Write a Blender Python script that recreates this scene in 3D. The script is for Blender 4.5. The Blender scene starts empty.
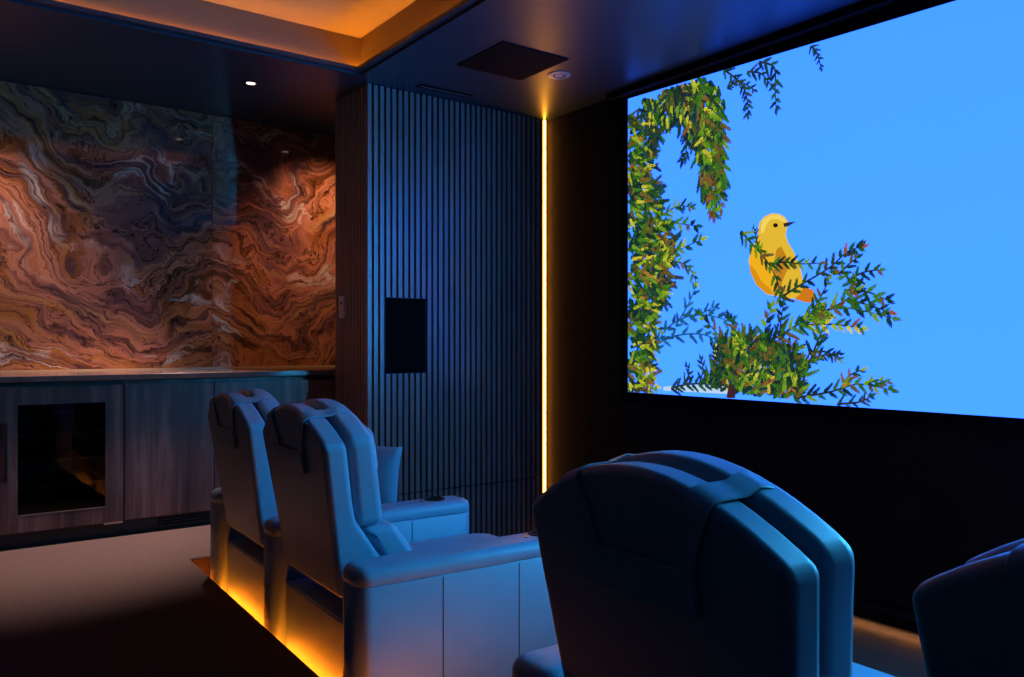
import bpy, bmesh, math, random
from mathutils import Vector
random.seed(7)
C = bpy.context.scene.collection
SC = bpy.context.scene

# ------------------------------------------------------------------ materials
def lin(c):
    c = c / 255.0
    return c / 12.92 if c <= 0.04045 else ((c + 0.055) / 1.055) ** 2.4
def rgb(r, g, b): return (lin(r), lin(g), lin(b), 1.0)

class NT:
    """small node helper"""
    def __init__(s, name):
        s.m = bpy.data.materials.new(name); s.m.use_nodes = True
        s.t = s.m.node_tree; s.b = s.t.nodes['Principled BSDF']; s.out = s.t.nodes['Material Output']
    def n(s, typ, **kw):
        x = s.t.nodes.new(typ)
        for k, v in kw.items():
            if k == 'inp':
                for a, b in v.items():
                    if hasattr(b, 'is_linked') or isinstance(b, bpy.types.NodeSocket): s.t.links.new(b, x.inputs[a])
                    else: x.inputs[a].default_value = b
            else: setattr(x, k, v)
        return x
    def math(s, op, a, b=0.0, c=None, clamp=False):
        x = s.t.nodes.new('ShaderNodeMath'); x.operation = op; x.use_clamp = clamp
        for i, v in enumerate((a, b) if c is None else (a, b, c)):
            if isinstance(v, bpy.types.NodeSocket): s.t.links.new(v, x.inputs[i])
            else: x.inputs[i].default_value = v
        return x.outputs[0]
    def link(s, a, b): s.t.links.new(a, b)
    def mix(s, fac, a, b, mode='MIX'):
        x = s.t.nodes.new('ShaderNodeMix'); x.data_type = 'RGBA'; x.blend_type = mode
        for i, v in ((0, fac), (6, a), (7, b)):
            if isinstance(v, bpy.types.NodeSocket): s.t.links.new(v, x.inputs[i])
            else: x.inputs[i].default_value = v
        return x.outputs[2]
    def ramp(s, fac, stops, interp='LINEAR'):
        x = s.t.nodes.new('ShaderNodeValToRGB'); r = x.color_ramp; r.interpolation = interp
        while len(r.elements) < len(stops): r.elements.new(0.5)
        for e, (p, c) in zip(r.elements, stops): e.position = p; e.color = c
        s.t.links.new(fac, x.inputs[0]); return x.outputs[0]
    def noise(s, vec, scale, detail=4, rough=0.55, dist=0.0):
        x = s.t.nodes.new('ShaderNodeTexNoise')
        s.t.links.new(vec, x.inputs['Vector'])
        x.inputs['Scale'].default_value = scale; x.inputs['Detail'].default_value = detail
        x.inputs['Roughness'].default_value = rough; x.inputs['Distortion'].default_value = dist
        return x.outputs[0]
    def comb(s, x, y, z):
        c = s.t.nodes.new('ShaderNodeCombineXYZ')
        for i, v in enumerate((x, y, z)):
            if isinstance(v, bpy.types.NodeSocket): s.t.links.new(v, c.inputs[i])
            else: c.inputs[i].default_value = v
        return c.outputs[0]
    def obj(s):
        tc = s.t.nodes.new('ShaderNodeTexCoord'); return tc.outputs['Object']
    def sep(s, v):
        x = s.t.nodes.new('ShaderNodeSeparateXYZ'); s.t.links.new(v, x.inputs[0]); return x.outputs
    def bump(s, h, strength=0.2, dist=0.01):
        x = s.t.nodes.new('ShaderNodeBump'); x.inputs['Strength'].default_value = strength; x.inputs['Distance'].default_value = dist
        s.t.links.new(h, x.inputs['Height']); s.t.links.new(x.outputs[0], s.b.inputs['Normal'])
    def p(s, **kw):
        for k, v in kw.items():
            k = {'base': 'Base Color', 'rough': 'Roughness', 'metal': 'Metallic', 'spec': 'Specular IOR Level', 'coat': 'Coat Weight', 'coatr': 'Coat Roughness',
                 'trans': 'Transmission Weight', 'ior': 'IOR', 'sheen': 'Sheen Weight'}[k]
            if isinstance(v, bpy.types.NodeSocket): s.t.links.new(v, s.b.inputs[k])
            else: s.b.inputs[k].default_value = v
        return s

def plain(name, col, rough=0.5, metal=0.0, spec=0.5, nscale=60, namt=0.12, bump=0.0):
    t = NT(name); o = t.obj()
    nz = t.noise(o, nscale, 3)
    c2 = tuple(c * (1 - namt * 2) for c in col[:3]) + (1,)
    t.p(base=t.mix(nz, c2, tuple(min(1, c * (1 + namt * .6)) for c in col[:3]) + (1,)), rough=rough, metal=metal, spec=spec)
    if bump: t.bump(nz, bump, 0.002)
    return t.m
def emit(name, col, strength):
    t = NT(name); o = t.obj()
    e = t.n('ShaderNodeEmission', inp={'Color': col, 'Strength': strength})
    t.link(e.outputs[0], t.out.inputs[0]); return t.m

M = {}
def leather():
    t = NT('leather'); o = t.obj()
    big = t.noise(o, 9, 3); fine = t.noise(o, 420, 2)
    t.p(base=t.mix(big, LEATHER_A, LEATHER_B), rough=t.math('MULTIPLY_ADD', big, 0.12, LEATHER_ROUGH), spec=0.5)
    t.bump(t.math('ADD', fine, t.math('MULTIPLY', big, 4.0)), 0.12, 0.0015)
    return t.m
def walnut(name, a, b, c, rough, scale=1.0, spec=0.5):
    t = NT(name); o = t.obj(); x, y, z = t.sep(o)
    v = t.comb(t.math('MULTIPLY', x, 14 * scale), t.math('MULTIPLY', y, 14 * scale), t.math('MULTIPLY', z, 0.9))
    g1 = t.noise(v, 1.3, 6, 0.6, 0.6)
    v2 = t.comb(t.math('MULTIPLY', x, 130 * scale), t.math('MULTIPLY', y, 130 * scale), t.math('MULTIPLY', z, 2.5))
    g2 = t.noise(v2, 1.0, 4, 0.6)
    col = t.ramp(g1, [(0.28, a), (0.5, b), (0.68, c)])
    col = t.mix(t.math('MULTIPLY', g2, 0.55), col, a)
    t.p(base=col, rough=rough, spec=spec); t.bump(g2, 0.15, 0.001)
    return t.m
def carpet():
    t = NT('carpet'); o = t.obj()
    n1 = t.noise(o, 160, 3, 0.7); n2 = t.noise(o, 3.0, 3); n3 = t.noise(o, 45, 3, 0.65)
    c = t.mix(n1, rgb(58, 49, 45), rgb(108, 93, 87))
    c = t.mix(t.math('MULTIPLY', n3, 0.6), c, rgb(58, 49, 45)); c = t.mix(t.math('MULTIPLY', n2, 0.3), c, rgb(70, 59, 54))
    t.p(base=c, rough=0.95, spec=0.1); t.bump(n1, 0.6, 0.006)
    return t.m
def marble():
    t = NT('marble'); o = t.obj(); x, y, z = t.sep(o)
    X = t.math('ABSOLUTE', t.math('SUBTRACT', x, 1.65))
    side = t.math('GREATER_THAN', x, 1.65)
    v = t.comb(X, t.math('MULTIPLY', side, 0.35), z)
    w1 = t.math('SUBTRACT', t.noise(v, 1.5, 2, 0.5), 0.5); w2 = t.math('SUBTRACT', t.noise(v, 4.2, 4, 0.55), 0.5)
    v_off = t.n('ShaderNodeVectorMath', operation='ADD', inp={0: v, 1: (5.3, 1.7, 9.1)}).outputs[0]
    w3 = t.math('SUBTRACT', t.noise(v_off, 1.8, 3, 0.5), 0.5)
    dx = t.math('SUBTRACT', X, 0.42)
    curve = t.math('MULTIPLY', t.math('MULTIPLY', dx, dx), 0.62)
    P = t.math('SUBTRACT', z, curve)
    P = t.math('ADD', P, t.math('MULTIPLY', w1, 1.15))
    P = t.math('ADD', P, t.math('MULTIPLY', w2, 0.34))
    Q = t.math('ADD', X, t.math('MULTIPLY', w3, 0.8))
    # broad colour fields along the strata
    f = t.noise(t.comb(t.math('MULTIPLY', Q, 0.55), 0.0, t.math('MULTIPLY', P, 1.9)), 1.6, 5, 0.6)
    col = t.ramp(f, [(0.27, rgb(58, 44, 42)), (0.37, rgb(116, 80, 88)), (0.44, rgb(160, 100, 84)), (0.49, rgb(214, 136, 108)),
                     (0.54, rgb(178, 106, 54)), (0.59, rgb(120, 82, 82)), (0.66, rgb(204, 126, 96)), (0.76, rgb(84, 62, 58))])
    # fine strata
    s1 = t.noise(t.comb(t.math('MULTIPLY', Q, 1.2), 3.0, t.math('MULTIPLY', P, 13.0)), 1.5, 6, 0.62, 0.3)
    col = t.mix(t.ramp(s1, [(0.36, (1, 1, 1, 1)), (0.52, (0, 0, 0, 1))]), col, t.mix(0.72, col, rgb(52, 36, 26)))
    col = t.mix(t.ramp(s1, [(0.56, (0, 0, 0, 1)), (0.7, (.75, .75, .75, 1))]), col, rgb(214, 158, 92))
    # ochre bands in the lower part of the slab
    och = t.math('SUBTRACT', 1.75, P, clamp=False)
    och = t.math('MULTIPLY', t.math('MULTIPLY', och, 1.6, clamp=True), t.ramp(s1, [(0.44, (0, 0, 0, 1)), (0.56, (1, 1, 1, 1))]))
    col = t.mix(t.math('MULTIPLY', och, 0.6), col, rgb(170, 108, 44))
    # dark hairline veins
    s2 = t.noise(t.comb(t.math('MULTIPLY', Q, 1.6), 8.0, t.math('MULTIPLY', P, 5.2)), 1.7, 7, 0.6, 0.5)
    vein = t.math('ABSOLUTE', t.math('SUBTRACT', s2, 0.5))
    col = t.mix(t.ramp(vein, [(0.0, (.95, .95, .95, 1)), (0.022, (0, 0, 0, 1))]), col, rgb(26, 18, 16))
    # pale quartz veins
    s3 = t.noise(t.comb(t.math('MULTIPLY', Q, 1.0), 14.0, t.math('MULTIPLY', P, 2.4)), 1.5, 6, 0.58, 0.4)
    v3 = t.math('ABSOLUTE', t.math('SUBTRACT', s3, 0.56))
    gate = t.ramp(t.noise(v_off, 2.3, 2), [(0.52, (0, 0, 0, 1)), (0.6, (1, 1, 1, 1))])
    pale = t.math('MULTIPLY', t.ramp(v3, [(0.0, (1, 1, 1, 1)), (0.03, (0, 0, 0, 1))]), gate)
    col = t.mix(t.math('MULTIPLY', pale, 0.8), col, rgb(232, 214, 196))
    grain = t.noise(o, 90, 4, 0.7)
    col = t.mix(t.math('MULTIPLY', grain, 0.4), col, t.mix(0.55, col, rgb(40, 28, 24)))
    t.p(base=col, rough=0.045, spec=0.5)
    return t.m
def glass():
    t = NT('smoked_glass'); t.p(base=(0.16, 0.165, 0.18, 1), rough=0.02, trans=1.0, ior=1.45)
    return t.m
def vcol_emit(name, strength):
    t = NT(name); a = t.n('ShaderNodeVertexColor', layer_name='Col')
    e = t.n('ShaderNodeEmission', inp={'Color': a.outputs[0], 'Strength': strength})
    t.link(e.outputs[0], t.out.inputs[0]); return t.m

# ------------------------------------------------------------------ mesh helpers
def link(name, bm, mat, parent=None, smooth=False, bevel=0.0, segs=3, mats=None, recalc=True):
    if recalc: bmesh.ops.recalc_face_normals(bm, faces=bm.faces)
    me = bpy.data.meshes.new(name); bm.to_mesh(me); bm.free()
    for mm in (mats or [mat]): me.materials.append(mm)
    o = bpy.data.objects.new(name, me); C.objects.link(o)
    if parent is not None: o.parent = parent
    if smooth or bevel:
        for p in me.polygons: p.use_smooth = True
    if bevel:
        md = o.modifiers.new('edge', 'BEVEL'); md.width = bevel; md.segments = segs; md.limit_method = 'ANGLE'; md.angle_limit = math.radians(40)
        md.harden_normals = True
    return o
def box(bm, x0, x1, y0, y1, z0, z1):
    v = [bm.verts.new((x, y, z)) for z in (z0, z1) for x, y in ((x0, y0), (x1, y0), (x1, y1), (x0, y1))]
    for f in ((3, 2, 1, 0), (4, 5, 6, 7), (0, 1, 5, 4), (1, 2, 6, 5), (2, 3, 7, 6), (3, 0, 4, 7)): bm.faces.new([v[i] for i in f])
    return v
def boxobj(name, dims, mat, parent=None, bevel=0.0, segs=3):
    bm = bmesh.new(); box(bm, *dims); return link(name, bm, mat, parent, bevel=bevel, segs=segs)
def prism(bm, pts, z0, z1):
    a = [bm.verts.new((x, y, z0)) for x, y in pts]; b = [bm.verts.new((x, y, z1)) for x, y in pts]
    bm.faces.new(a[::-1]); bm.faces.new(b)
    for i in range(len(pts)): j = (i + 1) % len(pts); bm.faces.new((a[i], a[j], b[j], b[i]))
def lathe(bm, prof, n=32, cx=0, cy=0):
    """closed profile of (r, z) swept round the vertical"""
    rings = [[bm.verts.new((cx + r * math.cos(2 * math.pi * k / n), cy + r * math.sin(2 * math.pi * k / n), z)) for k in range(n)] for r, z in prof]
    for a, b in zip(rings, rings[1:] + rings[:1]):
        for k in range(n): j = (k + 1) % n; bm.faces.new((a[k], a[j], b[j], b[k]))
def disc(bm, r, z, n=32, h=0.004):
    a = [bm.verts.new((r * math.cos(2 * math.pi * k / n), r * math.sin(2 * math.pi * k / n), z)) for k in range(n)]
    b = [bm.verts.new((v.co.x, v.co.y, z + h)) for v in a]
    bm.faces.new(a[::-1]); bm.faces.new(b)
    for k in range(n): j = (k + 1) % n; bm.faces.new((a[k], a[j], b[j], b[k]))
def grid(bm, rows):
    V = [[bm.verts.new(p) for p in r] for r in rows]
    for a, b in zip(V, V[1:]):
        for k in range(len(a) - 1): bm.faces.new((a[k], a[k + 1], b[k + 1], b[k]))
    return V
def thing(name, label, cat, loc=(0, 0, 0), rz=0.0, group=None):
    o = bpy.data.objects.new(name, None); o.empty_display_size = 0.1; C.objects.link(o)
    o.location = loc; o.rotation_euler = (0, 0, rz); return tag(o, label, cat, group)
def tag(o, label, cat, group=None):
    o['label'] = label; o['category'] = cat
    if group: o['group'] = group
    return o
def struct(o): o['kind'] = 'structure'; return o
def copy_tree(o, parent=None):
    c = o.copy(); C.objects.link(c)
    if parent is not None: c.parent = parent
    for ch in list(o.children): copy_tree(ch, c)
    return c
PIC = {"left_mass":[[0.015,2.742],[0.119,2.682],[0.219,2.467],[0.186,2.322],[0.301,2.155],[0.317,2.004],[0.38,1.88],[0.349,1.783],[0.38,1.675],[0.285,1.562],[0.219,1.456],[0.252,1.324],[0.186,1.203],[0.219,1.095],[0.136,1.007],[0.015,1.002]],"top_mass":[[0.119,2.792],[0.592,2.825],[0.761,2.703],[0.761,2.528],[0.747,2.366],[0.761,2.243],[0.692,2.099],[0.62,2.193],[0.57,2.4],[0.473,2.591],[0.349,2.619],[0.252,2.52],[0.186,2.485],[0.236,2.644]],"bush":[[0.592,1.063],[0.678,1.183],[0.747,1.295],[0.835,1.332],[0.947,1.348],[1.028,1.295],[1.15,1.269],[1.237,1.26],[1.249,1.16],[1.226,1.059],[1.305,1.013],[0.997,1.017],[0.733,1.041]],
"stems":[[[[0.015,1.884],[0.203,1.976],[0.38,2.003],[0.57,1.969]],0.05,"g"],[[[0.119,1.722],[0.301,1.787],[0.442,1.845],[0.606,1.886]],0.05,"y"],[[[0.161,1.992],[0.325,2.068],[0.442,2.1],[0.533,2.076]],0.039,"g"],[[[0.285,1.788],[0.427,1.776],[0.518,1.735],[0.57,1.651]],0.039,"y"],[[[0.015,1.387],[0.119,1.459],[0.203,1.433],[0.285,1.383]],0.045,"g"],[[[0.015,1.169],[0.136,1.19],[0.219,1.132],[0.252,1.049]],0.045,"y"],[[[0.032,0.984],[0.119,1.08],[0.203,1.059],[0.219,1.011]],0.039,"y"],[[[0.119,2.743],[0.203,2.591],[0.219,2.467]],0.045,"d"],[[[0.442,2.772],[0.518,2.61],[0.503,2.441],[0.473,2.361]],0.05,"d"],[[[0.592,2.763],[0.678,2.546],[0.706,2.318],[0.678,2.129],[0.692,2.021]],0.056,"g"],[[[0.699,2.68],[0.747,2.476],[0.761,2.281],[0.747,2.173],[0.747,2.047]],0.05,"g"],[[[0.592,2.78],[0.635,2.555],[0.62,2.39],[0.649,2.217]],0.05,"y"],[[[0.349,2.766],[0.317,2.638],[0.252,2.509]],0.045,"d"],[[[0.768,2.8],[0.882,2.694],[0.921,2.599],[0.927,2.523]],0.034,"d"],[[[0.788,2.696],[0.869,2.708],[0.966,2.641]],0.028,"d"],[[[0.997,2.78],[1.09,2.723],[1.096,2.608],[1.102,2.514]],0.039,"d"],[[[0.921,2.748],[1.01,2.713],[1.072,2.635]],0.034,"d"],[[[1.305,2.773],[1.338,2.724],[1.36,2.649]],0.022,"d"],[[[0.244,1.264],[0.349,1.394],[0.518,1.46],[0.678,1.456],[0.815,1.419]],0.05,"t"],[[[0.219,1.288],[0.411,1.347],[0.592,1.356],[0.706,1.322],[0.747,1.256]],0.045,"t"],[[[0.411,1.405],[0.503,1.518],[0.562,1.618]],0.039,"t"],[[[0.518,1.449],[0.628,1.48],[0.706,1.51]],0.034,"t"],[[[0.38,1.042],[0.518,1.071],[0.678,1.078],[0.835,1.084]],0.039,"d"],[[[0.473,1.069],[0.518,1.128],[0.503,1.174]],0.028,"d"],[[[0.592,1.074],[0.62,1.154],[0.606,1.21]],0.034,"d"],[[[0.706,1.09],[0.72,1.201],[0.706,1.267]],0.034,"d"],[[[0.869,1.042],[0.842,1.214],[0.747,1.333],[0.592,1.469]],0.045,"g"],[[[0.934,1.082],[0.921,1.241],[0.842,1.376],[0.802,1.452]],0.039,"g"],[[[1.15,1.055],[1.059,1.217],[1.035,1.373],[1.072,1.486]],0.05,"g"],[[[1.237,1.06],[1.322,1.27],[1.371,1.388],[1.36,1.466]],0.045,"g"],[[[0.882,1.906],[0.947,1.835],[1.01,1.771],[1.072,1.693],[1.114,1.608],[1.126,1.525]],0.039,"g"],[[[1.072,1.714],[1.156,1.717],[1.237,1.701],[1.355,1.696]],0.034,"g"],[[[0.997,1.793],[0.978,1.858],[0.966,1.912]],0.022,"g"],[[[1.108,1.526],[1.237,1.591],[1.403,1.668],[1.498,1.737],[1.569,1.754]],0.039,"d"],[[[1.035,1.3],[1.179,1.371],[1.322,1.438],[1.482,1.472],[1.719,1.418]],0.045,"g"],[[[1.237,1.43],[1.393,1.465],[1.518,1.527],[1.539,1.592],[1.446,1.636]],0.045,"g"],[[[1.482,1.557],[1.599,1.542],[1.696,1.5]],0.039,"g"],[[[1.518,1.612],[1.589,1.636],[1.657,1.64]],0.034,"g"],[[[1.456,1.636],[1.508,1.679],[1.549,1.704]],0.034,"g"],[[[1.237,1.39],[1.382,1.397],[1.498,1.386],[1.569,1.375]],0.039,"y"],[[[1.508,1.509],[1.589,1.486],[1.705,1.446]],0.039,"g"],[[[1.12,1.321],[1.132,1.423],[1.144,1.494]],0.039,"d"],[[[1.283,1.419],[1.349,1.516],[1.403,1.61]],0.034,"g"],[[[1.208,1.028],[1.403,1.067],[1.559,1.112],[1.714,1.091]],0.039,"g"],[[[1.467,1.09],[1.508,1.148],[1.569,1.178]],0.034,"y"],[[[1.599,1.114],[1.648,1.134],[1.696,1.127]],0.028,"g"],[[[1.446,1.012],[1.559,1.028],[1.619,1.059]],0.028,"d"],[[[1.237,1.19],[1.349,1.241],[1.456,1.252]],0.028,"d"],[[[1.305,1.26],[1.393,1.261],[1.456,1.223]],0.028,"g"]],"bird_body":[[0.992,1.906],[1.0,1.938],[1.027,1.964],[1.075,1.976],[1.122,1.966],[1.155,1.945],[1.172,1.917],[1.166,1.887],[1.159,1.856],[1.173,1.813],[1.204,1.768],[1.227,1.719],[1.249,1.66],[1.263,1.6],[1.249,1.555],[1.213,1.528],[1.159,1.531],[1.122,1.542],[1.046,1.557],[0.979,1.609],[0.941,1.677],[0.929,1.744],[0.945,1.797],[0.973,1.84],[0.988,1.874]],"bird_shade":[[1.103,1.785],[1.131,1.799],[1.162,1.748],[1.173,1.684],[1.14,1.624],[1.126,1.561],[1.088,1.553],[1.099,1.626],[1.088,1.707]],"bird_wing":[[0.973,1.83],[1.018,1.81],[1.066,1.741],[1.088,1.659],[1.088,1.579],[1.05,1.558],[0.981,1.609],[0.941,1.677],[0.931,1.744],[0.945,1.797]],"bird_tail":[[1.213,1.6],[1.263,1.591],[1.318,1.564],[1.325,1.523],[1.315,1.503],[1.27,1.507],[1.213,1.525]],"bird_beak":[[1.144,1.914],[1.177,1.917],[1.22,1.915],[1.177,1.898],[1.151,1.895]],"bird_eye":[[1.113,1.909],[1.109,1.901],[1.098,1.899],[1.086,1.904],[1.083,1.912],[1.086,1.92],[1.098,1.922],[1.109,1.917]],"bird_foot":[[1.14,1.552],[1.159,1.559],[1.166,1.531],[1.144,1.528]],"bird_crown":[[1.008,1.918],[1.023,1.951],[1.075,1.969],[1.122,1.96],[1.151,1.939],[1.162,1.919],[1.14,1.924],[1.111,1.941],[1.073,1.945],[1.043,1.923],[1.027,1.883],[1.008,1.875]],"bird_belly":[[0.931,1.727],[0.941,1.677],[0.981,1.607],[1.05,1.558],[1.088,1.553],[1.066,1.586],[1.012,1.628],[0.973,1.69]],"snow":[[0.317,1.048],[0.592,1.071],[0.809,1.072],[0.809,1.028],[0.317,1.025]],"trunk":[[0.795,1.006],[0.829,1.148],[0.855,1.149],[0.842,1.008]]}

# look settings
LEATHER_A = (0.21, 0.33, 0.43, 1); LEATHER_B = (0.29, 0.42, 0.53, 1); LEATHER_ROUGH = 0.36
SLAT_ROUGH, SLAT_SPEC = 0.26, 1.0
CEIL, CEIL_ROUGH = (0.026, 0.05, 0.085, 1), 0.4
LED_CORNER, LED_FLOOR, LED_COVE, LED_SKIRT = 34.0, 75.0, 29.0, 26.0
SPOT_A, SPOT_B, SPOT_C = 72.0, 820.0, 52.0
SKY_LOW = (0.078, 0.42, 3.2, 1); SKY_HIGH = (0.064, 0.365, 3.2, 1); SKY_HAZE = (0.085, 0.43, 3.2, 1); SKY_FILL = (2.6, 25.0, 50.0, 1)  # last colour is an added fill light for chairs and slats
FLZ = 0.13
YB3, YB4 = 0.992, 0.245
CUSH, CUSHR = (1.69, 3.42, 0.685), (0.08, 0.0, 0.5)
M['leather'] = leather()
M['panel_leather'] = M['leather']
M['black_plastic'] = plain('black_plastic', (0.012, 0.012, 0.013, 1), 0.4)
M['felt'] = plain('black_felt', (0.006, 0.006, 0.007, 1), 0.95, spec=0.1, nscale=200)
M['fabric'] = plain('dark_acoustic_fabric', (0.022, 0.021, 0.022, 1), 0.95, spec=0.05, nscale=180)
M['lip'] = plain('ochre_stone_lip', (0.55, 0.34, 0.16, 1), 0.3)
M['seam'] = plain('seam_thread', (0.05, 0.06, 0.08, 1), 0.7)
M['velvet'] = plain('black_velvet', (0.008, 0.008, 0.009, 1), 0.9, spec=0.15, nscale=150)
M['slat'] = walnut('slat_walnut', (0.20, 0.165, 0.145, 1), (0.28, 0.235, 0.205, 1), (0.37, 0.31, 0.27, 1), SLAT_ROUGH, spec=SLAT_SPEC)
M['cab'] = walnut('cabinet_walnut', rgb(58, 40, 37), rgb(104, 74, 66), rgb(150, 110, 96), 0.36, 0.8)
M['carpet'] = carpet()
M['marble'] = marble()
M['ceiling'] = plain('dark_ceiling_paint', CEIL, CEIL_ROUGH, nscale=8, namt=0.04, spec=0.4)
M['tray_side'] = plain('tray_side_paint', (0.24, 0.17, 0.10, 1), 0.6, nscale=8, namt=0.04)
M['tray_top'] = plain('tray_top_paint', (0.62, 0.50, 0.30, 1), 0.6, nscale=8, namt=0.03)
M['wall_dark'] = plain('dark_wall_paint', (0.012, 0.012, 0.014, 1), 0.7, nscale=20)
M['steel'] = plain('steel', (0.62, 0.6, 0.57, 1), 0.28, metal=1.0, namt=0.04)
M['hatch'] = plain('hatch_paint', (0.006, 0.006, 0.01, 1), 0.85, spec=0.1, nscale=20)
M['glass'] = glass()
M['white_plastic'] = plain('white_plastic', (0.62, 0.58, 0.56, 1), 0.4, namt=0.03)
M['counter'] = plain('dark_stone_counter', (0.10, 0.085, 0.08, 1), 0.1, nscale=14, namt=0.35)
M['cooler_inside'] = plain('cooler_interior', (0.02, 0.02, 0.022, 1), 0.4)
M['led_warm'] = emit('led_warm', (1.0, 0.36, 0.03, 1), LED_CORNER)
M['led_floor'] = emit('led_floor', (1.0, 0.19, 0.006, 1), LED_FLOOR)
M['led_cove'] = emit('led_cove', (1.0, 0.30, 0.018, 1), LED_COVE)
M['led_skirt'] = emit('led_skirt', (1.0, 0.50, 0.22, 1), LED_SKIRT)
M['lamp_on'] = emit('lamp_lens', (1.0, 0.70, 0.58, 1), 3.0)
M['lamp_off'] = plain('lamp_lens_unlit', (0.75, 0.75, 0.78, 1), 0.2, namt=0.02)
M['lamp_trim'] = plain('lamp_trim', (0.55, 0.52, 0.5, 1), 0.4, namt=0.03)
M['picture'] = vcol_emit('screen_picture', 1.0)

CZ, RZ, TZ = 2.88, 0.22, 3.10            # ceiling, riser and tray heights (pit floor is 0)
XS, YS, YM = 3.61, 4.50, 5.75            # screen wall, slat front, marble face
def row_x(y): return 1.094 + 0.03 * (y - 3.15)
def rise_x(y): return row_x(y) - 0.008
Y0, X0 = -1.5, -2.4                      # far sides of the room behind the camera
TH = -0.03

# ------------------------------------------------------------------ setting
struct(boxobj('floor', (X0, XS + .15, Y0, 6.0, -0.12, 0.0), M['carpet']))
bm = bmesh.new()
prism(bm, [(X0, Y0), (rise_x(Y0), Y0), (rise_x(4.28), 4.28), (2.19, 4.28), (2.19, 4.995), (2.9, 4.995), (2.9, 5.77), (X0, 5.9)], 0.0, RZ)
struct(link('floor_riser', bm, M['carpet'], bevel=0.012, segs=2))
struct(boxobj('wall_front', (XS, XS + .15, Y0, YS + .3, 0, TZ), M['fabric']))
struct(boxobj('wall_back', (X0 - .15, X0, Y0, 6.0, 0, TZ), M['wall_dark']))
struct(boxobj('wall_right', (X0, XS, Y0 - .15, Y0, 0, TZ), M['wall_dark']))
struct(boxobj('wall_left', (X0, 2.9, YM + .03, YM + .18, 0, TZ), M['wall_dark']))
struct(boxobj('wall_niche', (2.905, 3.0, 4.62, 5.93, 0, TZ), M['wall_dark']))
bm = bmesh.new()                          # partition behind the slats: an L in plan
prism(bm, [(2.242, 4.53), (3.61, 4.53), (3.61, 4.60), (2.305, 4.60), (2.305, 4.985), (2.242, 4.985)], 0.0, CZ)
struct(link('wall_partition', bm, M['felt']))

TX0, TX1, TY0, TY1 = 0.1, 2.12, 2.8, 4.41   # opening of the raised tray
bm = bmesh.new()
o_ = [(X0, Y0), (XS + .15, Y0), (XS + .15, 6.0), (X0, 6.0)]; i_ = [(TX0, TY0), (TX1, TY0), (TX1, TY1), (TX0, TY1)]
vs = [[bm.verts.new((x, y, z)) for x, y in q] for q, z in ((o_, CZ), (i_, CZ), (i_, CZ + .02), (o_, CZ + .02))]
for a, b in zip(vs, vs[1:] + vs[:1]):
    for k in range(4): j = (k + 1) % 4; bm.faces.new((a[k], a[j], b[j], b[k]))
struct(link('ceiling', bm, M['ceiling']))
bm = bmesh.new()
i2 = [(TX0 - .05, TY0 - .05), (TX1 + .05, TY0 - .05), (TX1 + .05, TY1 + .05), (TX0 - .05, TY1 + .05)]
prof = [(i_, CZ + .0205), (i_, TZ), (i2, TZ + .05), (i2, CZ + .0205)]
vs = [[bm.verts.new((x, y, z)) for x, y in q] for q, z in prof]
for a, b in zip(vs, vs[1:] + vs[:1]):
    for k in range(4):
        j = (k + 1) % 4; f = bm.faces.new((a[k], a[j], b[j], b[k]))
top = bm.faces.new(vs[1])
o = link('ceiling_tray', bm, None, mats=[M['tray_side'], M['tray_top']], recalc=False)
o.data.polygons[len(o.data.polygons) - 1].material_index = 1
struct(o)
# warm LED line tucked along the lower rim of the tray
bm = bmesh.new(); e = 0.012
ring = [[(TX0 + q, TY0 + q), (TX1 - q, TY0 + q), (TX1 - q, TY1 - q), (TX0 + q, TY1 - q)] for q in (0.001, e)]
z0, z1 = CZ + .021, CZ + .029
vs = [[bm.verts.new((x, y, z)) for x, y in q] for q, z in ((ring[0], z0), (ring[1], z0), (ring[1], z1), (ring[0], z1))]
for a, b in zip(vs, vs[1:] + vs[:1]):
    for k in range(4): j = (k + 1) % 4; bm.faces.new((a[k], a[j], b[j], b[k]))
tag(link('led_strip', bm, M['led_cove']), 'warm orange LED line glowing around the lower rim of the raised ceiling tray', 'light strip')
bm = bmesh.new(); q0, q1 = 0.0005, 0.042
ring = [[(TX0 + q, TY0 + q), (TX1 - q, TY0 + q), (TX1 - q, TY1 - q), (TX0 + q, TY1 - q)] for q in (q0, q1)]
z0, z1 = CZ + .012, CZ + .0185
rm = [(TX0 + .038, TY0 + .038), (TX1 - .038, TY0 + .038), (TX1 - .038, TY1 - .038), (TX0 + .038, TY1 - .038)]
vs = [[bm.verts.new((x, y, z)) for x, y in q] for q, z in ((ring[0], z0), (ring[1], z0), (ring[1], z1 + .016), (rm, z1 + .016), (rm, z1), (ring[0], z1))]
for a, b in zip(vs, vs[1:] + vs[:1]):
    for k in range(4): j = (k + 1) % 4; bm.faces.new((a[k], a[j], b[j], b[k]))
struct(link('trim_1', bm, M['ceiling']))

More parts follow.
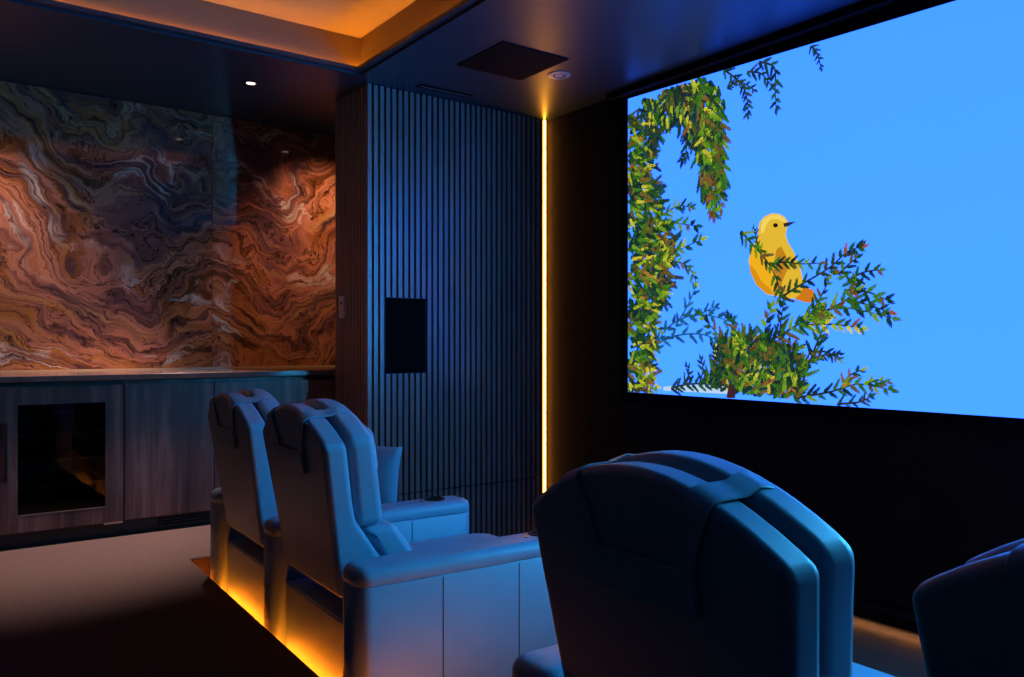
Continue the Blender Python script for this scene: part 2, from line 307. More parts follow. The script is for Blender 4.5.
# ------------------------------------------------------------------ slat panels (one connected ribbed board each)
def slat_board(name, label, along, L, z0, z1, to_world, cut=None, pitch=0.0417, w=0.026, depth=0.022):
    """ribbed board: along = start offset list of ribs; height levels doubled around a cut-out"""
    xs = []; n = int(L / pitch)
    xs.append((0.0, 1))
    for k in range(n + 1):
        a = k * pitch
        if a + w > L: break
        if k: xs += [(a, 0), (a, 1)]
        xs += [(a + w, 1), (a + w, 0)]
    xs.append((L, 0))
    lev = [z0, z1] if cut is None else [z0, cut[2], cut[2], cut[3], cut[3], z1]
    rows = []
    for i, z in enumerate(lev):
        mid = cut is not None and i in (2, 3)
        rows.append([to_world(a, (depth if d else 0.0) * (0 if mid and cut[0] - .001 <= a <= cut[1] + .001 else 1), z) for a, d in xs])
    # back of the board closes it to a solid
    bm = bmesh.new(); V = grid(bm, rows)
    B = [[bm.verts.new(to_world(a, -0.006, z)) for a in (0.0, L)] for z in (lev[0], lev[-1])]
    bm.faces.new((B[0][0], B[0][1], B[1][1], B[1][0]))
    bm.faces.new([r[0] for r in V][::-1] + [B[0][0], B[1][0]]) if True else None
    bm.faces.new([r[-1] for r in V] + [B[1][1], B[0][1]])
    bm.faces.new(V[0] + [B[0][1], B[0][0]]); bm.faces.new(V[-1][::-1] + [B[1][0], B[1][1]])
    o = link(name, bm, None, mats=[M['slat'], M['felt']])
    bw = [to_world(0, 0.0, 0), to_world(0, depth, 0)]
    ax = 0 if abs(bw[1][0] - bw[0][0]) > 1e-6 else 1
    for p in o.data.polygons:                        # groove floors are black felt
        if abs(p.center[ax] - bw[0][ax]) < 1e-4 and len(p.vertices) == 4: p.material_index = 1
    return tag(o, label, 'wall panel', 'walnut slat wall panels')
fw = lambda a, d, z: (2.21 + a, YS + 0.022 - d, z)
SPX = (2.326, 2.614); SPZ = (1.116, 1.588)
slat_board('slat_panel', 'tall blue-lit walnut slat wall panel holding the black speaker grille', None, 1.335, 0.372, CZ - .004, fw,
           cut=(SPX[0] - 2.21 - .004, SPX[1] - 2.21 + .004, SPZ[0], SPZ[1]))
slat_board('slat_panel', 'low dark slat wall panel below the seam, behind the armrests', None, 1.335, 0.002, 0.364, fw)
rt = lambda a, d, z: (2.21 + 0.022 - d, YS + 0.028 + a, z)
slat_board('slat_panel', 'narrow brown slat panel carrying the light switch, next to the stone wall', None, 0.452, RZ + .002, CZ - .004, rt)
sp = thing('wall_speaker', 'black rectangular speaker grille set flush into the blue-lit slats', 'speaker', (2.47, YS, 1.116))
boxobj('housing', (SPX[0] - 2.47, SPX[1] - 2.47, 0.004, 0.021, 0.0, .472), M['black_plastic'], sp)
boxobj('grille', (SPX[0] - 2.466, SPX[1] - 2.474, 0.0005, 0.0038, 0.004, .468), M['felt'], sp)
sw = thing('light_switch', 'pale keypad light switch on the narrow brown slats', 'switch', (2.21, 4.845, 1.465))
boxobj('plate', (-0.018, -0.0005, -0.036, 0.036, 0, 0.14), M['white_plastic'], sw, bevel=0.003, segs=2)
boxobj('display', (-0.0195, -0.0175, -0.012, 0.012, 0.085, 0.105), M['black_plastic'], sw)
boxobj('button', (-0.0195, -0.0175, -0.012, 0.012, 0.04, 0.06), M['lamp_trim'], sw)

# LED line in the corner
lc = thing('corner_light', 'vertical warm LED light line in the corner between slats and black wall', 'light', (3.577, 4.505, 0.0))
boxobj('channel', (-0.016, 0.016, 0.006, 0.024, 0.01, CZ - .003), M['black_plastic'], lc)
boxobj('diffuser', (-0.0065, 0.0065, -0.004, 0.0055, 0.012, CZ - .006), M['led_warm'], lc)

# ------------------------------------------------------------------ ceiling fittings
def downlight(x, y, label, on=True, power=0.0, blend=0.6, size=80, tilt=0.0, col=(1.0, 0.66, 0.48), side=0.0):
    t = thing('recessed_downlight', label, 'ceiling light', (x, y, CZ), group='recessed ceiling downlights')
    bm = bmesh.new()
    r0, r1 = (0.028, 0.045) if on else (0.036, 0.067)
    lathe(bm, [(r0, -0.0005), (r1, -0.0005), (r1, -0.004), (r0 + .006, -0.007)], 36)
    link('trim_ring', bm, M['black_plastic'] if on else M['lamp_trim'], t)
    bm = bmesh.new(); disc(bm, r0 - .002 if on else 0.026, -0.005, 28, 0.004); link('lens', bm, M['lamp_on' if on else 'lamp_off'], t)
    if not on:
        bm = bmesh.new(); lathe(bm, [(0.026, -0.0045), (0.0359, -0.0045), (0.0359, -0.002), (0.026, -0.002)], 28); link('baffle', bm, M['black_plastic'], t)
    if power:
        l = bpy.data.lights.new('lamp', 'SPOT'); l.energy = power; l.color = col; l.spot_size = math.radians(size); l.spot_blend = blend; l.shadow_soft_size = 0.03
        lo = bpy.data.objects.new('lamp', l); C.objects.link(lo); lo.parent = t; lo.location = (0, 0, -0.02); lo.rotation_euler = (math.radians(tilt), math.radians(-side), 0)
    return t
downlight(1.64, 4.92, 'lit recessed downlight in the black ceiling above the walnut counter', True, SPOT_B, 1.0, 58, 1.5, (1.0, 0.66, 0.62), -20)
downlight(2.45, 5.00, 'lit recessed downlight hidden behind the slat partition, seen mirrored in the stone', True, SPOT_C, 0.8, 80, 38, (1.0, 0.56, 0.36))
downlight(0.08, 4.92, 'recessed downlight over the left end of the counter', True, SPOT_A, 0.8, 85, 34, (1.0, 0.70, 0.55))
downlight(3.055, 3.71, 'unlit round downlight in the ceiling near the top corner of the screen', False)
hp = thing('ceiling_hatch', 'dark square panel set in the ceiling beside the unlit downlight', 'ceiling panel', (2.70, 3.69, CZ))
boxobj('cover', (-.225, .225, -.225, .225, -0.006, -0.0005), M['hatch'], hp, bevel=0.002, segs=1)
boxobj('handle_recess', (-.03, .03, -.215, -.2, -0.0075, -0.0055), M['hatch'], hp)
sd = thing('slot_diffuser', 'thin linear air slot in the ceiling in front of the slat wall', 'air vent', (2.67, 4.36, CZ))
boxobj('frame', (-.19, .19, -.03, .03, -0.004, -0.0005), M['hatch'], sd)
boxobj('slot', (-.18, .18, -.004, .004, -0.006, -0.0035), M['steel'], sd)
# ------------------------------------------------------------------ screen
SX = 3.575
sc = thing('cinema_screen', 'huge cinema screen showing a yellow bird among cedar sprays on blue sky', 'screen', (SX, 3.69, 0.0))
SW, ZB = 3.30, 1.003
def ztop(s): return 2.823 - 0.031 * s
def SP(s, z, off): return (-off, -s, z)
rows = []
bm = bmesh.new()
NS = 30
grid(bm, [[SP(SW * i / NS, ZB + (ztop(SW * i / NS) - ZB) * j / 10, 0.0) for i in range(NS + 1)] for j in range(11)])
t = NT('screen_sky'); x, y, z = t.sep(t.obj())
s_ = t.math('MULTIPLY', y, -1.0)
c = t.mix(t.math('DIVIDE', t.math('SUBTRACT', z, 1.0), 1.8, clamp=True), SKY_LOW, SKY_HIGH)
c = t.mix(t.math('MULTIPLY', t.noise(t.obj(), 0.8, 2), 0.25), c, SKY_HAZE)
fill_ramp = t.math('POWER', t.math('DIVIDE', t.math('SUBTRACT', s_, 2.3), 1.0, clamp=True), 1.5)
c = t.mix(fill_ramp, c, SKY_FILL)  # made-up bright patch at the unseen right end, added to light the room
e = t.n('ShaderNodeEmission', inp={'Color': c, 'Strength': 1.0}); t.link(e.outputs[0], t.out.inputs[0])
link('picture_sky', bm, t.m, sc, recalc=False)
# black border round the picture, filling to a level rectangle
bm = bmesh.new()
q = [(-0.05, 0.93), (SW + .05, 0.93), (SW + .05, 2.838), (-0.05, 2.838)]; p_ = [(.02, ZB), (SW, ZB), (SW, ztop(SW)), (.02, ztop(.02))]
for ring0, ring1, x0, x1 in ((q, p_, 0.004, 0.004), (p_, p_, 0.004, -0.02), (q, q, -0.02, 0.004)):
    a = [bm.verts.new(SP(s, zz, x0)) for s, zz in ring0]; b = [bm.verts.new(SP(s, zz, x1)) for s, zz in ring1]
    for k in range(4): j = (k + 1) % 4; bm.faces.new((a[k], a[j], b[j], b[k]))
bmesh.ops.remove_doubles(bm, verts=bm.verts, dist=1e-5)
link('screen_border', bm, M['velvet'], sc)
boxobj('screen_casing', (-0.055, 0.02, -SW - .08, 0.05, 2.839, CZ - .002), M['velvet'], sc)
boxobj('casing_end_cap', (-0.0565, -0.0, 0.051, 0.115, 2.843, CZ - .006), M['hatch'], sc)

# the picture on the screen: flat shapes a hair's breadth before the sky
class Pic:
    def __init__(s): s.bm = bmesh.new(); s.col = []
    def poly(s, pts, c, off):
        try: f = s.bm.faces.new([s.bm.verts.new(SP(a, max(b, ZB + .0005), off)) for a, b in pts])
        except ValueError: return
        s.col.append(c)
    def build(s, name):
        me = bpy.data.meshes.new(name); s.bm.to_mesh(me); s.bm.free()
        ca = me.color_attributes.new('Col', 'FLOAT_COLOR', 'CORNER')
        for p, c in zip(me.polygons, s.col):
            for li in p.loop_indices: ca.data[li].color = c
        me.materials.append(M['picture']); o = bpy.data.objects.new(name, me); C.objects.link(o); o.parent = sc
        return o
PAL = {'g': [(38, 84, 28), (66, 118, 32), (24, 58, 34), (110, 150, 36), (20, 46, 40), (52, 100, 30), (96, 84, 40)],
       'y': [(150, 170, 36), (196, 188, 56), (96, 140, 30), (120, 92, 44), (60, 104, 30), (34, 70, 34)],
       'd': [(18, 44, 40), (26, 62, 44), (34, 80, 36), (20, 40, 58), (52, 60, 36), (30, 60, 60)],
       't': [(34, 92, 124), (28, 78, 108), (42, 106, 128)],
       'r': [(140, 84, 40), (110, 60, 30), (170, 120, 50)]}
def pick(p):
    r_ = random.random()
    if p in 'gyd' and r_ < 0.035: p = 'r'
    return rgb(*random.choice(PAL[p]))
fol = Pic()
def leaflet(x, z, ang, L, W, c, off):
    ca, sa = math.cos(ang), math.sin(ang)
    prof = [(0, 0), (.25, .42), (.6, .5), (.88, .28), (1, 0), (.88, -.28), (.6, -.5), (.25, -.42)]
    fol.poly([(x + L * a * ca - W * b * sa, z + L * a * sa + W * b * ca) for a, b in prof], c, off)
def strip(pts, w0, w1, c, off):
    n = len(pts)
    for i in range(n - 1):
        (x0, z0), (x1, z1) = pts[i], pts[i + 1]; a = math.atan2(z1 - z0, x1 - x0) + math.pi / 2
        wa = w0 + (w1 - w0) * i / (n - 1); wb = w0 + (w1 - w0) * (i + 1) / (n - 1)
        fol.poly([(x0 + wa * math.cos(a), z0 + wa * math.sin(a)), (x0 - wa * math.cos(a), z0 - wa * math.sin(a)), (x1 - wb * math.cos(a), z1 - wb * math.sin(a)), (x1 + wb * math.cos(a), z1 + wb * math.sin(a))], c, off)
def spline(pts, n):
    out = []; P = [pts[0]] + pts + [pts[-1]]
    for i in range(1, len(P) - 2):
        for k in range(n):
            u = k / n; p0, p1, p2, p3 = P[i - 1], P[i], P[i + 1], P[i + 2]
            out.append(tuple(0.5 * (2 * p1[d] + (p2[d] - p0[d]) * u + (2 * p0[d] - 5 * p1[d] + 4 * p2[d] - p3[d]) * u * u + (3 * p1[d] - p0[d] - 3 * p2[d] + p3[d]) * u ** 3) for d in (0, 1)))
    return out + [tuple(pts[-1])]
def twig(x, z, ang, L, pal, off, leaf=0.016):
    """a small flat spray: scale leaves in pairs along a short axis"""
    n = max(3, int(L / (leaf * .5)))
    base = pick(pal)
    def tint():
        k = random.uniform(.72, 1.3); return (base[0] * k, base[1] * k, base[2] * random.uniform(.7, 1.3), 1)
    strip([(x, z), (x + L * math.cos(ang), z + L * math.sin(ang))], leaf * .2, leaf * .1, tint(), off)
    for i in range(n):
        u = i / n; px, pz = x + L * u * math.cos(ang), z + L * u * math.sin(ang); k = leaf * (1.2 - .5 * u)
        for sgn in (1, -1):
            leaflet(px, pz, ang + sgn * random.uniform(.4, .7), k * 1.45, k * .46, tint(), off + random.uniform(0, .0006))
    leaflet(x + L * .9 * math.cos(ang), z + L * .9 * math.sin(ang), ang, leaf * 1.5, leaf * .45, tint(), off + .0006)
def frond(pts, leaf, pal, off, dens=1.0):
    S = spline([tuple(p) for p in pts], 7); tot = sum(math.dist(a, b) for a, b in zip(S, S[1:]))
    strip(S, .0065, .0025, rgb(34, 90, 118) if pal == 't' else rgb(44, 42, 36), off)
    n = max(5, int(tot / (leaf * .55) * dens)); sgn = 1
    for i in range(n):
        u = (i + .5) / n; k = min(int(u * (len(S) - 1)), len(S) - 2); (x0, z0), (x1, z1) = S[k], S[k + 1]
        a = math.atan2(z1 - z0, x1 - x0); sgn = -sgn; L = leaf * random.uniform(.9, 1.7) * (1.3 - .7 * u)
        twig(x0, z0, a + sgn * random.uniform(.55, .95), L, pal, off + .0003, leaf * .30)
    twig(S[-1][0], S[-1][1], a, leaf * .8, pal, off + .0003, leaf * .30)
def inside(x, z, poly):
    r_ = False
    for (x0, z0), (x1, z1) in zip(poly, poly[1:] + poly[:1]):
        if (z0 > z) != (z1 > z) and x < (x1 - x0) * (z - z0) / (z1 - z0) + x0: r_ = not r_
    return r_
def mass(poly, n, ang, spread, pals, off, L=(.05, .11), leaf=.019):
    xs = [p[0] for p in poly]; zs = [p[1] for p in poly]; k = 0
    while k < n:
        x, z = random.uniform(min(xs), max(xs)), random.uniform(min(zs), max(zs))
        if not inside(x, z, poly): continue
        k += 1; L_ = random.uniform(*L); a = ang + random.uniform(-spread, spread)
        if x + L_ * math.cos(a) < 0.004 or z + L_ * math.sin(a) > ztop(x) - .01 : continue
        twig(max(x, .02), z, a, L_, random.choice(pals), off + random.uniform(0, .0012), leaf)
for pts, leaf, pal in PIC['stems']:
    if pal == 't': frond(pts, leaf, pal, .0004, .7)
mass(PIC['left_mass'], 420, -0.5, 1.1, 'dddg', .0008, (.06, .12), .017)
mass(PIC['left_mass'], 380, -0.4, .8, 'gggyyy', .0016, (.05, .09), .0125)
mass(PIC['top_mass'], 300, -1.5, .8, 'dddg', .0008, (.06, .12), .017)
mass(PIC['top_mass'], 210, -1.4, .6, 'ggyyd', .0016, (.05, .10), .0125)
mass(PIC['bush'], 260, 1.2, 1.1, 'dddg', .0008, (.05, .09), .016)
mass(PIC['bush'], 280, 1.1, 1.0, 'ggyyd', .0016, (.04, .08), .012)
fol.poly(PIC['snow'], rgb(186, 212, 244), .0006)
fol.poly(PIC['trunk'], rgb(60, 34, 44), .0030)
strip(spline([(p[0], p[1]) for p in PIC['trunk'][:2]], 3), .012, .01, rgb(70, 36, 40), .0031)
bird = Pic()
bird.poly(PIC['bird_tail'], rgb(206, 120, 26), .0012)
bird.poly(PIC['bird_body'], rgb(226, 184, 52), .0014)
bird.poly(PIC['bird_wing'], rgb(240, 176, 30), .0016)
bird.poly(PIC['bird_shade'], rgb(196, 130, 26), .0017)
bird.poly(PIC['bird_crown'], rgb(244, 212, 96), .00165); bird.poly(PIC['bird_belly'], rgb(214, 146, 24), .00165)
bird.poly(PIC['bird_beak'], rgb(46, 40, 46), .0018)
bird.poly(PIC['bird_eye'], rgb(28, 22, 20), .0018)
bird.poly(PIC['bird_foot'], rgb(120, 70, 50), .0018)
for pts, leaf, pal in PIC['stems']:
    if pal != 't': frond(pts, leaf, pal, .0026)
fol.build('pictured_foliage'); bird.build('pictured_bird')

# ------------------------------------------------------------------ stone wall and cabinets
for x0, x1, lab in ((-0.5, 1.648, 'wide polished brown stone slab left of the vertical joint, above the counter'),
                    (1.651, 2.9, 'narrow polished red-brown stone slab beside the brown slats, above the counter')):
    tag(boxobj('stone_slab', (x0, x1, YM, YM + .028, 1.135, CZ - .004), M['marble'], bevel=0.001, segs=1), lab, 'stone panel', 'stone wall slabs')
ct = thing('countertop', 'long dark stone countertop under the brown stone wall', 'counter', (1.2, 4.985, 1.098))
boxobj('slab', (-1.7, 1.69, 0.0, .76, 0.0, 0.033), M['counter'], ct, bevel=0.003, segs=2)
boxobj('back_lip', (-1.7, 1.69, 0.74, .7595, 0.0335, 0.043), M['lip'], ct)
def cabinet(x0, x1, label, vent=False):
    t = thing('base_cabinet', label, 'cabinet', (x0, 5.03, RZ), group='walnut base cabinets'); w = x1 - x0
    boxobj('carcass', (0.001, w - .001, 0.0, 0.70, 0.09, 0.874), M['cab'], t)
    boxobj('door', (0.002, w - .002, -0.03, -0.001, 0.088, 0.852), M['cab'], t, bevel=0.0015, segs=1)
    boxobj('plinth', (0.001, w - .001, 0.03, 0.05, 0.001, 0.089), M['black_plastic'], t)
    if vent:
        g = boxobj('vent_grille', (0.2, w - .002, 0.012, 0.029, 0.02, 0.08), M['black_plastic'], t)
        for k in range(3): boxobj('louvre', (0.205, w - .007, 0.006, 0.0125, 0.03 + .016 * k, 0.036 + .016 * k), M['hatch'], g)
    return t
cabinet(0.952, 1.447, 'walnut cabinet with plain door right of the wine cooler', True)
cabinet(1.447, 2.60, 'wide walnut cabinet partly hidden behind the farthest recliner')
struct(boxobj('cabinet_filler', (-0.5, 0.345, 5.0, 5.73, RZ + .001, 1.09), M['cab']))  # unseen cabinet block, added to close the space left of the cooler
wc = thing('wine_cooler', 'undercounter wine cooler with walnut-framed dark glass door', 'fridge', (0.348, 5.03, RZ))
w = 0.602
bm = bmesh.new()
rows = [[(0.002, 0, .09), (w - .002, 0, .09), (w - .002, 0, .874), (0.002, 0, .874)]]
vo = [bm.verts.new(p) for p in rows[0]]
vi = [bm.verts.new((x, y, z)) for x, y, z in ((.04, 0, .13), (w - .04, 0, .13), (w - .04, 0, .84), (.04, 0, .84))]
vd = [bm.verts.new((v.co.x, .6, v.co.z)) for v in vi]; vb = [bm.verts.new((v.co.x, .7, v.co.z)) for v in vo]
for a, b in ((vo, vi), (vi, vd), (vo, vb)):
    for k in range(4): j = (k + 1) % 4; bm.faces.new((a[k], a[j], b[j], b[k]))
bm.faces.new(vd); bm.faces.new(vb)
link('body', bm, M['cooler_inside'], wc)
boxobj('plinth', (0.002, w - .002, 0.03, 0.05, 0.001, 0.089), M['black_plastic'], wc)
bm = bmesh.new()
fo = [(0.003, .085), (w - .003, .085), (w - .003, .852), (0.003, .852)]; fi = [(.088, .172), (w - .094, .172), (w - .094, .757), (.088, .757)]
rr = [[bm.verts.new((x, y, z)) for x, z in q] for q, y in ((fo, -.03), (fi, -.03), (fi, -.002), (fo, -.002))]
for a, b in zip(rr, rr[1:] + rr[:1]):
    for k in range(4): j = (k + 1) % 4; bm.faces.new((a[k], a[j], b[j], b[k]))
dr = link('door', bm, M['cab'], wc)
boxobj('glass_pane', (.0885, w - .0945, -.022, -.014, .1725, .7565), M['glass'], dr)
boxobj('sill_strip', (.089, w - .095, -.0305, -.0225, .173, .177), M['steel'], dr)
hb = bmesh.new()
box(hb, .024, .040, -.064, -.052, .36, .67)
box(hb, .026, .038, -.053, -.0305, .385, .4); box(hb, .026, .038, -.053, -.0305, .63, .645)
hd = link('handle', hb, M['black_plastic'], dr)
boxobj('hinge', (w - .1, w - .006, -.028, -.006, .075, .0845), M['steel'], wc)
for z in (.3, .44, .58, .7):
    bm = bmesh.new(); box(bm, .045, w - .045, .03, .042, z, z + .016)
    for k in range(9): box(bm, .06 + .058 * k, .064 + .058 * k, .04, .5, z + .003, z + .009)
    link('shelf', bm, M['steel'], wc)

# ------------------------------------------------------------------ riser LED
bm = bmesh.new()
ya, yb = 1.56, 4.255
pts = [(rise_x(ya) + .001, ya), (rise_x(ya) + .004, ya), (rise_x(yb) + .004, yb), (rise_x(yb) + .001, yb)]
prism(bm, pts, FLZ, FLZ + .012)
tag(link('led_strip', bm, M['led_floor']), 'orange LED line along the riser face, glowing behind the recliners', 'light strip')

bl = thing('floating_plinth', 'low black floating plinth under the screen with warm light washing the carpet', 'plinth', (XS, 1.1, 0.0))
boxobj('board', (-0.15, -0.001, -2.5, 2.6, .06, .115), M['velvet'], bl, bevel=0.004, segs=2)
boxobj('led_line', (-0.07, -0.055, -2.48, 2.58, .0575, .0595), M['led_skirt'], bl)
for yy in (-2.4, 0.1, 2.5): boxobj('foot', (-0.045, -0.004, yy - .03, yy + .03, .0, .0595), M['black_plastic'], bl)

# ------------------------------------------------------------------ recliners
HW = 0.312
def arch(y, top=1.10, drop=0.11, hw=HW): return top - drop * min(1.0, abs(y) / hw) ** 2
def rear(z): return 0.03 - 0.085 * (z - 0.475) / 0.55
def slab(name, parent, front, back, z0, hw_top, hw_bot, top, drop, bev, puff=0.0, segs=4):
    """upholstered back slab: arched outline, rear surface back(z), front surface front(z)"""
    N = 18; NZ = 8
    cols = []
    bm = bmesh.new()
    def pt(i, j, f):
        u = -1 + 2 * i / N; zc = top - drop
        zt = top - drop * abs(u) ** 2
        z = z0 + (zt - z0) * j / NZ
        hw = hw_bot + (hw_top - hw_bot) * min(1, (z - z0) / (zc - z0))
        y = u * hw
        x = front(z) if f else back(z)
        pf = puff * (1 - u ** 4) * (1 - (2 * j / NZ - 1) ** 4)
        return (x + (pf if f else -pf * .35), y, z)
    F = [[bm.verts.new(pt(i, j, 1)) for i in range(N + 1)] for j in range(NZ + 1)]
    B = [[bm.verts.new(pt(i, j, 0)) for i in range(N + 1)] for j in range(NZ + 1)]
    for j in range(NZ):
        for i in range(N):
            bm.faces.new((F[j][i], F[j][i + 1], F[j + 1][i + 1], F[j + 1][i])); bm.faces.new((B[j][i + 1], B[j][i], B[j + 1][i], B[j + 1][i + 1]))
        bm.faces.new((F[j][0], F[j + 1][0], B[j + 1][0], B[j][0])); bm.faces.new((F[j][N], B[j][N], B[j + 1][N], F[j + 1][N]))
    for i in range(N):
        bm.faces.new((F[0][i + 1], F[0][i], B[0][i], B[0][i + 1])); bm.faces.new((F[NZ][i], F[NZ][i + 1], B[NZ][i + 1], B[NZ][i]))
    return link(name, bm, M['leather'], parent, bevel=bev, segs=segs)
def rbox(name, parent, dims, bev, crown=0.0, segs=4, n=8, mat='leather', shear=0.0):
    """cushion: box whose top is crowned"""
    x0, x1, y0, y1, z0, z1 = dims
    bm = bmesh.new(); V = {}
    for i in range(n + 1):
        for j in range(n + 1):
            u, v = i / n, j / n; k = (1 - (2 * u - 1) ** 4) * (1 - (2 * v - 1) ** 4)
            V[i, j, 1] = bm.verts.new((x0 + (x1 - x0) * u, y0 + (y1 - y0) * v, z1 + crown * k - shear * (1 - u)))
            if i in (0, n) or j in (0, n): V[i, j, 0] = bm.verts.new((x0 + (x1 - x0) * u, y0 + (y1 - y0) * v, z0))
    for i in range(n):
        for j in range(n): bm.faces.new((V[i, j, 1], V[i + 1, j, 1], V[i + 1, j + 1, 1], V[i, j + 1, 1]))
        bm.faces.new((V[i, 0, 0], V[i + 1, 0, 0], V[i + 1, 0, 1], V[i, 0, 1])); bm.faces.new((V[i, n, 1], V[i + 1, n, 1], V[i + 1, n, 0], V[i, n, 0]))
        bm.faces.new((V[0, i, 1], V[0, i + 1, 1], V[0, i + 1, 0], V[0, i, 0])); bm.faces.new((V[n, i, 0], V[n, i + 1, 0], V[n, i + 1, 1], V[n, i, 1]))
    rim = [V[i, 0, 0] for i in range(n)] + [V[n, j, 0] for j in range(n)] + [V[i, n, 0] for i in range(n, 0, -1)] + [V[0, j, 0] for j in range(n, 0, -1)]
    bm.faces.new(rim[::-1])
    return link(name, bm, M[mat], parent, bevel=bev, segs=segs)
def ribbon(name, parent, path, width, th=0.004, mat='leather'):
    """strap: path of (x, y, z, nx, nz), width along y"""
    bm = bmesh.new(); rows = []
    for q in path:
        x, y, z, nx, nz, w_ = q[:6]; sl = q[6] if len(q) > 6 else 0.0
        rows.append([bm.verts.new((x + nx * a, y + b, z + nz * a + sl * b)) for a, b in ((0, -w_ / 2), (th, -w_ / 2 + .002), (th, w_ / 2 - .002), (0, w_ / 2))])
    for a, b in zip(rows, rows[1:]):
        for k in range(4): j = (k + 1) % 4; bm.faces.new((a[k], a[j], b[j], b[k]))
    bm.faces.new(rows[0][::-1]); bm.faces.new(rows[-1])
    return link(name, bm, M[mat], parent, bevel=0.0012, segs=1)
SEAT, ARM = 0.31, 0.16
def rr_ring(x0, x1, y0, y1, r, inset, n=7):
    r = max(r - inset, .004); x0 += inset; x1 -= inset; y0 += inset; y1 -= inset; out = []
    for cx, cy, a0 in ((x1 - r, y1 - r, 0), (x0 + r, y1 - r, 90), (x0 + r, y0 + r, 180), (x1 - r, y0 + r, 270)):
        for k in range(n + 1):
            a = math.radians(a0 + 90 * k / n); out.append((cx + r * math.cos(a), cy + r * math.sin(a)))
    return out
def rr_solid(name, parent, plan, r, levels, mat='leather'):
    """rounded-plan block: levels = (z, inset) from bottom to top"""
    bm = bmesh.new(); rings = [[bm.verts.new((x, y, z)) for x, y in rr_ring(*plan, r, ins)] for z, ins in levels]
    for a, b in zip(rings, rings[1:]):
        for k in range(len(a)): j = (k + 1) % len(a); bm.faces.new((a[k], a[j], b[j], b[k]))
    bm.faces.new(rings[0][::-1]); bm.faces.new(rings[-1])
    return link(name, bm, M[mat], parent, smooth=True)
def fillet(z, r, n=6): return [(z - r + r * math.sin(math.pi / 2 * k / n), r * (1 - math.cos(math.pi / 2 * k / n))) for k in range(n + 1)]
def armrest(t, side):
    y0 = SEAT if side > 0 else -SEAT - ARM; y1 = y0 + ARM
    plan = (0.0, 0.885, y0 + .0015, y1 - .0015)
    a = rr_solid('armrest', t, plan, 0.05, [(0.001, 0), (0.562, 0), (0.566, 0.003)])
    rr_solid('arm_pad', a, plan, 0.05, [(0.5665, 0.003), (0.57, 0.0), (0.585, 0.0)] + fillet(0.622, 0.034) + [(0.6235, .05), (0.624, .07)])
    for sx in (0.29, 0.585):
        bm = bmesh.new(); box(bm, sx - .0018, sx + .0018, y0 + .0005, y0 + .003, 0.03, 0.56); link('seam', bm, M['seam'], a)
    yc = (y0 + y1) / 2
    bm = bmesh.new(); lathe(bm, [(.036, .6245), (.046, .6245), (.046, .628), (.036, .630)], 28, 0.735, yc)
    cup = link('cup_holder', bm, M['black_plastic'], a)
    bm = bmesh.new(); disc(bm, .0355, .6242, 28, .0012); bmesh.ops.translate(bm, verts=bm.verts, vec=(0.735, yc, 0)); link('cup_well', bm, M['felt'], cup)
    bm = bmesh.new(); lathe(bm, [(.001, .6245), (.010, .6245), (.010, .628), (.001, .628)], 18, 0.66, yc - .015); link('seat_control', bm, M['steel'], a)
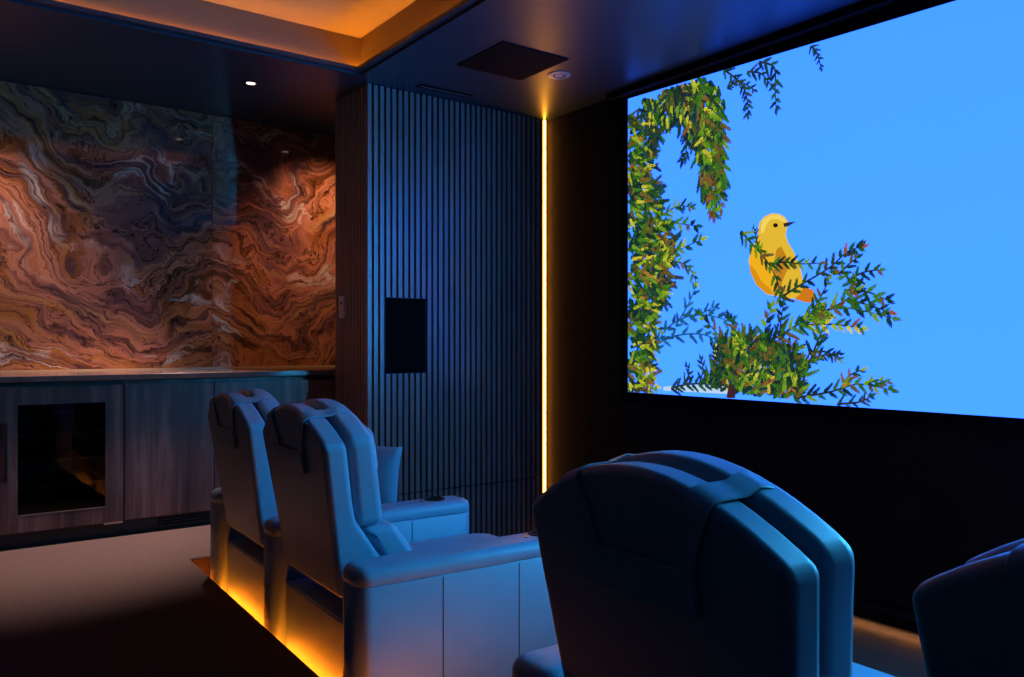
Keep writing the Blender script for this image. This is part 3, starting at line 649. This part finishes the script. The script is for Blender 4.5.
def make_recliner(label, right_arm):
    t = thing('recliner', label, 'armchair', (0, 0, 0), TH, 'home cinema recliners in a row')
    sr = -SEAT + .002 if right_arm else -SEAT + .042
    boxobj('base', (0.045, 0.84, sr, SEAT - .002, 0.001, 0.40), M['leather'], t, bevel=0.01, segs=2)
    rbox('seat_cushion', t, (0.30, 0.945, sr + .002, SEAT - .004, 0.36, 0.475), 0.035, 0.03, 5)
    boxobj('footrest', (0.842, 0.925, sr + .004, SEAT - .006, 0.07, 0.355), M['leather'], t, bevel=0.02, segs=4)
    shell_front = lambda z: rear(z) + 0.082 + (0.0 if z > 0.74 else 0.55 * (0.74 - z))
    slab('back_shell', t, shell_front, rear, 0.475, HW, 0.256, 1.095, 0.115, 0.022, 0.004)
    cb = lambda z: rear(z) + 0.09
    slab('back_cushion', t, lambda z: rear(z) + 0.185 + 0.03 * max(0, (0.9 - z)), cb, 0.70, HW - .006, 0.266, 1.108, 0.115, 0.042, 0.012, 6)
    slab('lumbar_cushion', t, lambda z: rear(z) + 0.22 + 0.55 * (0.72 - z), lambda z: cb(z) + .5 * max(0, .74 - z), 0.47, 0.265, 0.258, 0.712, 0.012, 0.03, 0.012, 5)
    # head pillow hung over the back on two straps that end in a flap
    hpil = slab('head_pillow', t, lambda z: rear(z) + 0.25, lambda z: rear(z) + 0.205, 0.86, 0.15, 0.15, 1.03, 0.03, 0.018, 0.01, 4)
    for s in (1, -1):
        path = []
        y_t, y_b = s * 0.155, s * 0.116
        za = arch(y_t, 1.108, .115) ; zb = arch(y_t, 1.095, .115)
        sl = -2 * .115 * y_t / HW ** 2
        for dx, dz in ((.205, -.085), (.197, -.045), (.175, -.014), (.148, -.002), (.12, .0015)): path.append((rear(za) + dx, y_t, za + dz, .5 if dx > .19 else 0, .8, .05, sl))
        for dx, dz, nx, nz in ((.09, .003, 0, 1), (.06, .0025, 0, 1), (.03, .002, -.1, 1), (.012, -.001, -.4, .9), (.001, -.008, -.8, .6), (-.004, -.018, -1, .2)): path.append((rear(zb) + dx, y_t, zb + dz, nx, nz, .05, sl))
        for k in range(1, 8):
            z = zb - .028 - (zb - .028 - 0.935) * k / 7; u = k / 7
            path.append((rear(z) - .006, y_t + (y_b - y_t) * (1 - (1 - u) ** 2), z, -1, 0, .05, sl * (1 - u)))
        ribbon('strap', hpil, path, .05)
    z0, z1 = .872, .945
    path = [(rear(z0) - .006, 0, z0, -1, 0, .282), (rear(.88) - .007, 0, .88, -1, 0, .284), (rear(.93) - .008, 0, .935, -1, 0, .28), (rear(z1) - .006, 0, z1, -1, 0, .276)]
    fl = ribbon('strap_flap', hpil, path, .28, .009)
    armrest(t, 1)
    if right_arm: armrest(t, -1)
    return t
def place(o, y): o.location = (row_x(y), y, 0.0)
r1 = make_recliner('blue-lit leather recliner farthest left, nearest the walnut cabinets', False); place(r1, 3.496)
r2 = make_recliner('blue-lit leather recliner in front of the slat wall, whole right armrest in view', True); place(r2, 2.703)
r3 = copy_tree(r1); r3['label'] = 'large dark blue recliner in the foreground, seen straight from behind'; place(r3, YB3)
r4 = copy_tree(r2); r4['label'] = 'dark recliner cut off by the right edge of the photo'; place(r4, YB4); r4.location.x += 0.07
# scatter cushion on the farthest seat
cu = bmesh.new(); n = 14
def cpt(i, j, s):
    u, v = -1 + 2 * i / n, -1 + 2 * j / n; k = (1 - u * u) * (1 - v * v)
    sc_ = 1 - .06 * (1 - abs(u)) * abs(v) ** 2
    return (s * .075 * k ** .55, u * .165 * (1 - .08 * (1 - v * v)), v * .165 * (1 - .08 * (1 - u * u)))
A = [[cu.verts.new(cpt(i, j, 1)) for i in range(n + 1)] for j in range(n + 1)]
B = [[A[j][i] if i in (0, n) or j in (0, n) else cu.verts.new(cpt(i, j, -1)) for i in range(n + 1)] for j in range(n + 1)]
for j in range(n):
    for i in range(n):
        cu.faces.new((A[j][i], A[j][i + 1], A[j + 1][i + 1], A[j + 1][i])); cu.faces.new((B[j][i + 1], B[j][i], B[j + 1][i], B[j + 1][i + 1]))
cush = link('cushion', cu, M['leather'], smooth=True)
cush.location = CUSH; cush.rotation_euler = CUSHR
tag(cush, 'small blue-lit cushion standing on the farthest recliner seat', 'cushion')

# ------------------------------------------------------------------ camera, world, view
cam = bpy.data.cameras.new('camera'); cam.sensor_width = 36; cam.lens = 817 / 1024 * 36; cam.shift_y = 5.5 / 1024; cam.clip_start = 0.02
co = bpy.data.objects.new('camera', cam); C.objects.link(co); co.location = (0, 0, 1.30)
co.rotation_euler = (math.pi / 2, 0, math.atan2(.8073, .5901) - math.pi / 2)
SC.camera = co
wd = bpy.data.worlds.new('world'); SC.world = wd; wd.use_nodes = True
bgn = wd.node_tree.nodes['Background']; bgn.inputs[0].default_value = (0.02, 0.02, 0.025, 1); bgn.inputs[1].default_value = 0.0
SC.view_settings.view_transform = 'Standard'; SC.view_settings.look = 'None'; SC.view_settings.gamma = 1.0; SC.view_settings.use_curve_mapping = False
SC.view_settings.exposure = 0.0
SC.cycles.max_bounces = 6; SC.cycles.diffuse_bounces = 4; SC.cycles.glossy_bounces = 4; SC.cycles.sample_clamp_indirect = 4.0
SC.cycles.use_denoising = True
